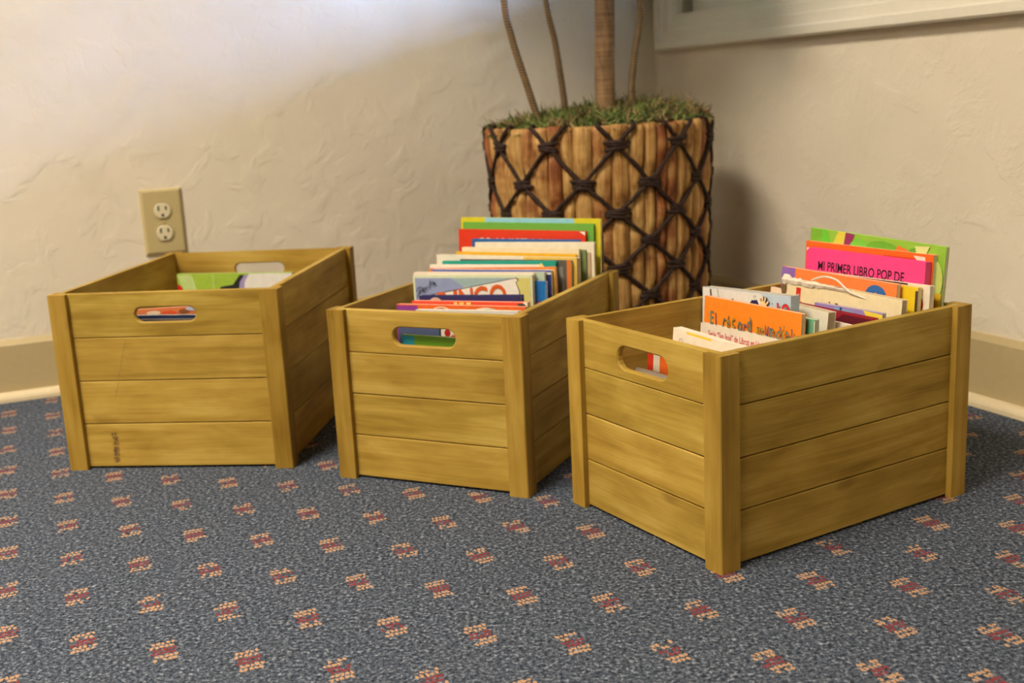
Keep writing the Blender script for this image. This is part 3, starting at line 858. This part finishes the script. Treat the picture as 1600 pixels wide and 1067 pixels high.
for i, ch in enumerate('El récord mundial'):
    wd = {'l': 0.0070, 'i': 0.0062, ' ': 0.0060, 'm': 0.0150, 'E': 0.0112, 'r': 0.0082}.get(ch, 0.0100)
    if ch != ' ':
        dv = 0.0315 + 0.0016 * math.sin(i * 2.1)
        rec.append(('text', ch, 0.0220, u, dv, (44, 34, 40), {'sx': 0.66, 'rot': 6 * math.sin(i * 1.7), 'offset': 0.012}))
        rec.append(('text', ch, 0.0220, u, dv, LET[i % 5] if i % 3 else (120, 180, 170), {'sx': 0.66, 'rot': 6 * math.sin(i * 1.7), 'offset': -0.022}))
    u += wd * 0.91
rec += [('poly', 'cover_band', (240, 224, 202), [(0.0, 0.0310), (0.1535, 0.0310), (0.1535, 0.12), (0.0, 0.12)]),
        ('text', 'Serie “San José” de Libros en Láminas', 0.0108, 0.0137, 0.0455, (206, 34, 66), {'sx': 0.60, 'offset': 0.014}),
        ('poly', 'cover_line', (220, 70, 80), rect(0.022, 0.0500, 0.150, 0.0505))]
book(2, 'orange storybook about a world record, white band below its title', -0.2130, -0.0590, 0.1665, 0.0060, 0.2290, 0.2290, (250, 140, 34), G3, rec, hard=False)
book(2, 'white workbook with yellow stripe, frontmost in the corner-on crate', -0.1580, -0.0250, 0.0740, 0.0110, 0.2135, 0.2075, (240, 228, 202), G3,
     [('poly', 'cover_stripe', (240, 204, 66), rect(0.022, 0.0005, 0.062, 0.0030)),
      ('poly', 'cover_picture', (206, 214, 190), [(0.052, 0.014), (0.125, 0.014), (0.125, 0.06), (0.052, 0.06)]),
      ('poly', 'cover_line', (96, 104, 92), stroke([(0.052, 0.0135), (0.125, 0.0135)], 0.0007)),
      ('poly', 'cover_line', (150, 168, 150), stroke([(0.012, 0.024), (0.012, 0.010), (0.016, 0.0095), (0.017, 0.014), (0.013, 0.016)], 0.0008)),
      ('poly', 'cover_line', (150, 168, 150), stroke([(0.024, 0.022), (0.026, 0.012), (0.031, 0.014), (0.026, 0.018), (0.032, 0.024)], 0.0008)),
      ('poly', 'cover_line', (70, 78, 70), stroke([(0.099, 0.018), (0.103, 0.010), (0.105, 0.018)], 0.0007)),
      ('poly', 'cover_line', (70, 78, 70), stroke([(0.094, 0.019), (0.096, 0.015), (0.099, 0.019)], 0.0007))], hard=False)
book(2, 'red and orange book with white stripe, seen through the handle hole', -0.1800, -0.0500, 0.0560, 0.0070, 0.1980, 0.1980, (228, 104, 36), G3,
     [('poly', 'cover_band', (208, 56, 30), rect(0.0, 0.0, 0.0105, 0.15)),
      ('poly', 'cover_band', (222, 208, 186), rect(0.0105, 0.0, 0.0215, 0.15))], hard=False)
book(2, 'low grey-white booklet just inside the handle hole', -0.1700, -0.0350, 0.0300, 0.0050, 0.1738, 0.1738, (196, 182, 164), G3, hard=False)
book(2, 'pale peach booklet corner sticking out left of the tattered book', -0.2340, -0.1200, 0.2918, 0.0040, 0.2210, 0.2130, (244, 216, 184), G3, hard=False, lean=LEAN)

# --- largest crate
book(0, 'lime green and white book leaning at the back', -0.2760, -0.0860, 0.3380, 0.0080, 0.2135, 0.2105, (158, 190, 62), G1,
     [('poly', 'cover_picture', (186, 208, 130), [(0.0, 0.002), (0.024, 0.002), (0.034, 0.04), (0.014, 0.04)]),
      ('poly', 'cover_picture', (206, 34, 40), [(0.0, 0.016), (0.008, 0.022), (0.014, 0.04), (0.0, 0.04)]),
      ('poly', 'cover_line', (196, 216, 150), stroke([(0.024, 0.004), (0.034, 0.04)], 0.002)),
      ('poly', 'cover_line', (186, 206, 120), stroke([(0.060, 0.002), (0.060, 0.04)], 0.002)),
      ('poly', 'cover_picture', (34, 34, 36), [(0.104, 0.003), (0.125, 0.003), (0.112, 0.030), (0.066, 0.032), (0.072, 0.0215), (0.092, 0.0185)]),
      ('poly', 'cover_picture', (158, 146, 190), [(0.112, 0.003), (0.130, 0.003), (0.122, 0.05), (0.098, 0.05), (0.104, 0.014)]),
      ('poly', 'cover_picture', (226, 224, 216), [(0.120, 0.001), (0.19, 0.001), (0.19, 0.09), (0.107, 0.09), (0.112, 0.014)])], hard=False)
book(0, 'book with orange food pictures behind the handle hole', -0.2300, -0.1150, 0.0700, 0.0080, 0.2060, 0.2100, (222, 124, 74), G1,
     [('poly', 'cover_picture', (240, 212, 180), ell(0.030, 0.006, 0.010, 0.003)),
      ('poly', 'cover_picture', (232, 90, 44), ell(0.052, 0.008, 0.011, 0.004)),
      ('poly', 'cover_picture', (150, 86, 48), ell(0.074, 0.006, 0.008, 0.003)),
      ('poly', 'cover_picture', (186, 190, 214), ell(0.088, 0.003, 0.012, 0.003))], hard=False)
book(0, 'dark navy book with pale lower edge behind the handle hole', -0.2200, -0.1250, 0.0480, 0.0080, 0.2025, 0.2010, (22, 44, 84), G1,
     [('poly', 'cover_line', (196, 176, 150), rect(0.0, 0.0050, 0.095, 0.0058)),
      ('poly', 'cover_picture', (196, 190, 180), [(0.0, 0.0085), (0.030, 0.0105), (0.0, 0.012)])], hard=False)

# ------------------------------------------------------------------ planter woven from hyacinth strands with a twine net
PX, PY, PH = 0.1645, 1.955, 0.4145
def pot_r(z):
    t = z / PH
    return 0.1795 + 0.011 * t ** 2.2
NK = 11
TIE0 = math.radians(8.5)
VIEW = math.atan2(-PY, -PX)                      # direction from the pot to the camera side
rows = [0.030, 0.090, 0.137, 0.182, 0.226, 0.270, 0.314, 0.358, 0.398]
def knot_ang(row, i):
    return VIEW + TIE0 + (i + 0.5 * (row % 2)) * 2 * math.pi / NK
pl = empty('woven_planter', (PX, PY, 0))
tag(pl, 'tall round woven planter with dark twine net in the corner', 'planter')

def rope_dist(ang, z):
    """0 on a rope, towards 1 in the middle of a diamond"""
    d = PH - z
    r0 = 0
    zs = [-0.030] + rows + [0.445]
    for i in range(len(zs) - 1):
        if zs[i] <= d <= zs[i + 1]:
            r0 = i; break
    f = (d - zs[r0]) / (zs[r0 + 1] - zs[r0])
    row = r0 - 1
    s = 2 * math.pi / NK
    ph = ((ang - VIEW - TIE0) / s - 0.5 * (row % 2)) % 1.0
    a = abs(((ph - 0.5 * f + 0.5) % 1) - 0.5); b = abs(((ph + 0.5 * f + 0.5) % 1) - 0.5)
    return min(a, b) * 2

NS = 50
rs = random.Random(11)
edges = []
acc = 0
for i in range(NS):
    acc += rs.uniform(0.7, 1.3); edges.append(acc)
edges = [e / acc * 2 * math.pi for e in edges]
for i in range(NS):
    a0, a1 = edges[i - 1] if i else 0.0, edges[i]
    n, mz = 6, 44
    V, F = [], []
    off = rs.uniform(-0.0012, 0.0015)
    top = PH - 0.001 - rs.random() * 0.003
    ca = (a0 + a1) / 2
    base = Vector((math.cos(ca) * pot_r(0.2), math.sin(ca) * pot_r(0.2), 0))
    for j in range(mz + 1):
        z = top * j / mz
        wob = 0.0016 * math.sin(z * 38 + i * 2.2) / 0.19
        for k in range(n + 1):
            t = k / n
            ang = a0 + (a1 - a0) * t + wob * (0.4 + t * 0.2)
            prof = math.sqrt(max(0.0, 1 - (2 * t - 1) ** 2 * 0.96))
            bl = min(1.0, rope_dist(ang, z) * 2.2)
            r = pot_r(z) + off - 0.006 + prof * (0.0048 + 0.0055 * bl) + 0.0012 * bl
            V.append(Vector((math.cos(ang) * r, math.sin(ang) * r, z)) - base)
    for j in range(mz):
        for k in range(n):
            q = j * (n + 1) + k
            F.append((q, q + 1, q + n + 2, q + n + 1))
    # fold the top over the rim
    k0 = len(V)
    for k in range(n + 1):
        v = V[mz * (n + 1) + k] + base
        rr = Vector((v.x, v.y, 0)).normalized()
        V.append(v - rr * 0.004 + Vector((0, 0, 0.0035)) - base)
    for k in range(n + 1):
        v = V[mz * (n + 1) + k] + base
        rr = Vector((v.x, v.y, 0)).normalized()
        V.append(v - rr * 0.012 + Vector((0, 0, -0.002)) - base)
    for lay in (0, 1):
        A = mz * (n + 1) if lay == 0 else k0
        B = k0 if lay == 0 else k0 + n + 1
        for k in range(n):
            F.append((A + k, A + k + 1, B + k + 1, B + k))
    obj('strand', mesh('strand', V, F, M_FIBRE, True), pl, base)

# inner liner closing the planter below the moss
V, F = [], []
n = 48
for r, z in ((0.170, 0.004), (0.176, 0.20), (0.181, PH - 0.012)):
    for i in range(n):
        a = 2 * math.pi * i / n
        V.append((math.cos(a) * r, math.sin(a) * r, z))
for l in range(2):
    for i in range(n):
        F.append((l*n+i, l*n+(i+1) % n, (l+1)*n+(i+1) % n, (l+1)*n+i))
F.append(tuple(range(n))); F.append(tuple(range(2*n, 3*n)))
obj('liner', mesh('liner', V, F, M_DARK), pl)

def on_pot(ang, d, out):
    z = PH - d
    r = pot_r(max(0, min(PH, z))) + out
    return Vector((math.cos(ang) * r, math.sin(ang) * r, z))
rs = random.Random(21)
for i in range(NK):
    for s in (1, -1):
        pts, rad = [], []
        seq = []
        st = 2 * math.pi / NK
        a = knot_ang(0, i) - s * st * 0.26
        seq.append((a, 0.000))
        a = knot_ang(0, i)
        seq.append((a, rows[0]))
        for rw in range(1, len(rows)):
            a += s * st / 2
            seq.append((a, rows[rw]))
        w0 = on_pot(seq[0][0], -0.0045, -0.0035)
        pts.append(on_pot(seq[0][0], 0.006, -0.013)); rad.append(0.003)
        pts.append(w0); rad.append(0.0032)
        for j in range(len(seq) - 1):
            for f in range(6):
                t = f / 6
                aa = seq[j][0] + (seq[j+1][0] - seq[j][0]) * t
                dd = seq[j][1] + (seq[j+1][1] - seq[j][1]) * t
                pts.append(on_pot(aa + rs.uniform(-0.006, 0.006), dd, 0.0042)); rad.append(0.0034 + rs.uniform(-0.0005, 0.0007))
        pts.append(on_pot(seq[-1][0], seq[-1][1], 0.004)); rad.append(0.0034)
        V, F = tube(pts, rad, 6)
        obj('twine', mesh('twine', V, F, M_ROPE, True), pl)
    for rw, d in enumerate(rows):
        a = knot_ang(rw, i)
        V, F = [], []
        for wrap in range(3):
            hw_ = rs.uniform(0.075, 0.115); dz = (wrap - 1) * 0.0046 + rs.uniform(-0.001, 0.001)
            sl = rs.uniform(-0.003, 0.003)
            pts = [on_pot(a + hw_ * (q / 3.0), d + dz + sl * q / 3.0, 0.0068 - 0.0014 * abs(q)) for q in range(-3, 4)]
            v2, f2 = tube(pts, [0.0024, 0.0032, 0.0040, 0.0044, 0.0040, 0.0032, 0.0024], 6)
            k0 = len(V); V += v2; F += [tuple(x + k0 for x in f) for f in f2]
        obj('tie', mesh('tie', V, F, M_ROPE, True), pl)

# moss mound heaped in the planter
def moss_h(x, y):
    r = math.hypot(x, y)
    e = max(0.0, 1 - (r / 0.186) ** 2.6)
    back = max(0.0, 0.55 * (x / 0.18) + 0.75 * (y / 0.18))
    return PH - 0.006 + 0.024 * e + e * 0.036 * back + 0.014 * max(0.0, x / 0.18) * (r / 0.18)
mats = [plain(c, 0.85, 0.1, 0.15) for c in ((112, 132, 66), (142, 150, 86), (90, 106, 58), (166, 152, 102), (146, 118, 82), (104, 82, 58))]
V, F, MI = [], [], []
rs = random.Random(31)
nr, na = 14, 56
for i in range(nr + 1):
    for j in range(na):
        r = 0.181 * i / nr; a = 2 * math.pi * j / na
        x, y = r * math.cos(a), r * math.sin(a)
        V.append((x, y, moss_h(x, y) - 0.004 + rs.uniform(-0.003, 0.003)))
for i in range(nr):
    for j in range(na):
        F.append((i*na+j, i*na+(j+1) % na, (i+1)*na+(j+1) % na, (i+1)*na+j)); MI.append(rs.choice((2, 2, 5, 4)))
def patch(x, y):
    return math.sin(x * 46 + 1.3) * math.sin(y * 39 + 0.4) + 0.6 * math.sin(x * 90 - y * 70)
for q in range(9500):
    r = 0.186 * math.sqrt(rs.random()); a = rs.uniform(0, 2 * math.pi)
    x, y = r * math.cos(a), r * math.sin(a)
    z = moss_h(x, y)
    tall = rs.random() ** 4
    ln = 0.008 + 0.014 * rs.random() + 0.020 * tall
    az = rs.uniform(0, 2 * math.pi); el = rs.uniform(-0.1, 0.75)
    if r > 0.172: az = a + math.pi + rs.uniform(-2.0, 2.0)
    w = rs.uniform(0.0006, 0.0015) if tall > 0.15 else rs.uniform(0.0010, 0.0026)
    d = Vector((math.cos(az) * math.cos(el), math.sin(az) * math.cos(el), math.sin(el)))
    side = d.cross(Vector((rs.uniform(-1, 1), rs.uniform(-1, 1), rs.uniform(-1, 1)))).normalized()
    p = Vector((x, y, z - 0.004)); k = len(V)
    curl = Vector((rs.uniform(-1, 1), rs.uniform(-1, 1), rs.uniform(-0.8, 0.6)))
    for s in range(4):
        ww = w * (1.0, 1.2, 0.9, 0.25)[s]
        V += [p - side * ww, p + side * ww]
        d = (d + curl * 0.65).normalized(); p = p + d * ln / 3
    pt = patch(x, y) + rs.uniform(-0.8, 0.8) - 1.1 * max(0, x / 0.18)
    mi = rs.choice((0, 0, 1, 2)) if pt > -0.1 else rs.choice((3, 4, 4, 5, 2, 1))
    for s in range(3):
        F.append((k + 2*s, k + 2*s + 1, k + 2*s + 3, k + 2*s + 2)); MI.append(mi)
me = bpy.data.meshes.new('moss')
me.from_pydata([tuple(v) for v in V], [], F)
for mt in mats: me.materials.append(mt)
me.polygons.foreach_set('material_index', MI)
tag(obj('moss', me, None, (PX, PY, 0)), 'green and brown moss heaped on top of the woven planter', 'moss', kind='stuff')

# tree: one thick trunk and three slim ringed stems rising out of the moss
tr = empty('indoor_tree', (PX, PY, PH - 0.02))
tag(tr, 'thick trunk with three slim curved stems rising from the mossy planter', 'tree')
def spline(pts, n=14):
    P = [Vector(p) for p in pts]
    out = []
    for i in range(len(P) - 1):
        p0 = P[max(i - 1, 0)]; p1 = P[i]; p2 = P[i + 1]; p3 = P[min(i + 2, len(P) - 1)]
        for k in range(n):
            t = k / n
            out.append(0.5 * ((2 * p1) + (p2 - p0) * t + (2 * p0 - 5 * p1 + 4 * p2 - p3) * t * t + (3 * p1 - p0 - 3 * p2 + p3) * t ** 3))
    out.append(P[-1])
    return out
O = Vector((PX, PY, PH - 0.02))
def stem(name, pts, r, mat, ridge, label=None, n=16):
    sp = spline(pts, n)
    rad = [r * (1 - 0.12 * i / len(sp)) + (ridge if i % 2 else 0) for i in range(len(sp))]
    V, F = tube([p - O for p in sp], rad, 14)
    o = obj(name, mesh(name, V, F, mat, True), tr)
    if label: o['label'] = label
stem('trunk', [(0.178, 1.95, 0.40), (0.179, 1.95, 0.50), (0.182, 1.95, 0.62), (0.184, 1.95, 0.9), (0.185, 1.95, 1.22)], 0.0178, M_BARK, 0.0002, 'thick smooth brown trunk')
stem('slim_stem', [(0.070, 1.885, 0.40), (0.058, 1.88, 0.437), (0.044, 1.88, 0.485), (0.024, 1.88, 0.557), (0.0145, 1.88, 0.62), (0.016, 1.90, 0.80), (0.03, 1.905, 1.12)], 0.0060, M_STEM, 0.0004)
stem('slim_stem', [(0.113, 1.98, 0.40), (0.110, 1.98, 0.456), (0.099, 1.98, 0.548), (0.086, 1.98, 0.622), (0.075, 2.0, 0.80), (0.09, 2.0, 1.15)], 0.0056, M_STEM, 0.0003)
stem('slim_stem', [(0.222, 1.93, 0.40), (0.2215, 1.93, 0.44), (0.222, 1.93, 0.477), (0.229, 1.93, 0.529), (0.237, 1.93, 0.57), (0.239, 1.93, 0.615), (0.232, 1.94, 0.80), (0.24, 1.94, 1.10)], 0.0060, M_STEM, 0.0003)

# drooping strap leaves above the picture; they shade the wall corner
def leaf_mesh(length, droop, width, mat):
    V, F = [], []
    n = 9
    x = z = 0.0; a = 0.9
    for i in range(n + 1):
        t = i / n
        w = width * math.sin(math.pi * min(1, 0.12 + t * 0.9)) * (1 - 0.3 * t)
        V += [(x, -w, z + 0.15 * w), (x, 0, z - 0.10 * w), (x, w, z + 0.15 * w)]
        x += math.cos(a) * length / n; z += math.sin(a) * length / n
        a -= droop / n
    for i in range(n):
        for j in range(2):
            q = i * 3 + j
            F.append((q, q + 3, q + 4, q + 1))
    return mesh('leaf', V, F, mat, True)
M_LEAF = plain((62, 98, 44), 0.4, 0.4, 0.12)
LM = [leaf_mesh(0.34, 2.3, 0.021, M_LEAF), leaf_mesh(0.42, 2.6, 0.024, M_LEAF), leaf_mesh(0.28, 1.9, 0.019, M_LEAF)]
rs = random.Random(44)
for hx, hy, hz, cnt in ((0.185, 1.95, 0.80, 90), (0.03, 1.905, 0.80, 40), (0.09, 2.0, 0.80, 50), (0.24, 1.94, 0.72, 120)):
    for i in range(cnt):
        z = hz + 0.22 * i / cnt
        lm = rs.choice(LM)
        rot = Euler((0, rs.uniform(-0.30, 0.10), i * 2.4 + rs.uniform(-0.2, 0.2)))
        pts = [rot.to_matrix() @ v.co + Vector((hx, hy, z)) for v in lm.vertices]
        rp = [Matrix.Rotation(-TH, 3, 'Z') @ (p - CORNER) for p in pts]
        if max(p.x for p in rp) > -0.02 or max(p.y for p in rp) > -0.02: continue      # would touch a wall
        if min(p.z - 0.0787 * p.y for p in pts) < CAM_H + 0.035: continue
        obj('leaf', lm, tr, Vector((hx, hy, z)) - O, rot)

# ------------------------------------------------------------------ wall outlet
out = empty('wall_outlet', CORNER + Matrix.Rotation(TH, 3, 'Z') @ Vector((-1.0065, 0, 0.2800)), (0, 0, TH))
tag(out, 'tan double electrical outlet on the wall above the largest crate', 'outlet')
M_PLATE = plain((196, 178, 128), 0.35, 0.45, 0.02)
M_RECEPT = plain((226, 214, 178), 0.35, 0.45, 0.02)
w2, h2, bv, tk = 0.0352, 0.0573, 0.0045, 0.0062
V, F = [], []
for ww, hh_, yy in ((w2, h2, 0.0), (w2, h2, -0.0016), (w2 - bv * 0.35, h2 - bv * 0.35, -tk * 0.72), (w2 - bv, h2 - bv, -tk)):
    V += [(-ww, yy, -hh_), (ww, yy, -hh_), (ww, yy, hh_), (-ww, yy, hh_)]
for l in range(3):
    for i in range(4):
        F.append((l*4+i, l*4+(i+1) % 4, (l+1)*4+(i+1) % 4, (l+1)*4+i))
F += [(0, 1, 2, 3), (12, 13, 14, 15)]
obj('cover_plate', mesh('cover_plate', V, F, M_PLATE), out)
for zc in (0.0195, -0.0195):
    V, F = [], []
    prof = []
    for i in range(32):
        a = 2 * math.pi * i / 32
        prof.append((0.0142 * math.cos(a), max(-0.0130, min(0.0130, 0.0142 * math.sin(a)))))
    for s, yy in ((1.02, -tk), (1.02, -tk - 0.0006), (1.0, -tk - 0.0016), (0.97, -tk - 0.0024), (0.93, -tk - 0.0028)):
        V += [(p * s, yy, q * s) for p, q in prof]
    for l in range(4):
        for i in range(32):
            F.append((l*32+i, l*32+(i+1) % 32, (l+1)*32+(i+1) % 32, (l+1)*32+i))
    F.append(tuple(range(128, 160)))
    rc = obj('receptacle', mesh('receptacle', V, F, M_RECEPT), out, (0, 0, zc))
    V, F = [], []
    for s_, yy in ((0.0176, -tk + 0.0002), (0.0174, -tk - 0.0008), (0.0164, -tk - 0.0010), (0.0158, -tk - 0.0004)):
        V += [(s_ * math.cos(2 * math.pi * i / 32), yy, max(-0.0158, min(0.0158, s_ * math.sin(2 * math.pi * i / 32)))) for i in range(32)]
    for l in range(3):
        for i in range(32):
            F.append((l*32+i, l*32+(i+1) % 32, (l+1)*32+(i+1) % 32, (l+1)*32+i))
    obj('rim', mesh('rim', V, F, M_PLATE), rc)
    for sx, sh in ((-0.0063, 0.0042), (0.0063, 0.0035)):
        V, F = boxes([(sx - 0.0013, sx + 0.0013, -tk - 0.0030, -tk - 0.0010, 0.0045 - sh, 0.0045 + sh)])
        obj('slot', mesh('slot', V, F, M_DARK), rc)
    V = [(0.0026 * math.cos(a), yy, -0.0078 + 0.0026 * math.sin(a)) for yy in (-tk - 0.001, -tk - 0.0030) for a in [math.pi * i / 8 for i in range(16)]]
    F = [(i, (i + 1) % 16, 16 + (i + 1) % 16, 16 + i) for i in range(16)] + [tuple(range(16, 32))]
    obj('ground_hole', mesh('ground_hole', V, F, M_DARK), rc)
V = [(0.003 * math.cos(a), yy, 0.003 * math.sin(a)) for yy in (-tk, -tk - 0.0012) for a in [math.pi * i / 8 for i in range(16)]]
F = [(i, (i + 1) % 16, 16 + (i + 1) % 16, 16 + i) for i in range(16)] + [tuple(range(16, 32))]
obj('screw', mesh('screw', V, F, M_PLATE), out)

# small wood splinter lying on the carpet
V, F = tube([(-0.009, 0, 0.001), (-0.003, 0.0006, 0.0017), (0.003, 0, 0.0017), (0.009, 0.0007, 0.001)], [0.0004, 0.0011, 0.0010, 0.0003], 6)
tag(obj('wood_splinter', mesh('wood_splinter', V, F, plain((150, 112, 52), 0.7, 0.2), True), None, (0.160, 0.8008, 0.0002), (0, 0, 0.0)),
    'tiny tan splinter lying on the bare carpet at front', 'splinter')
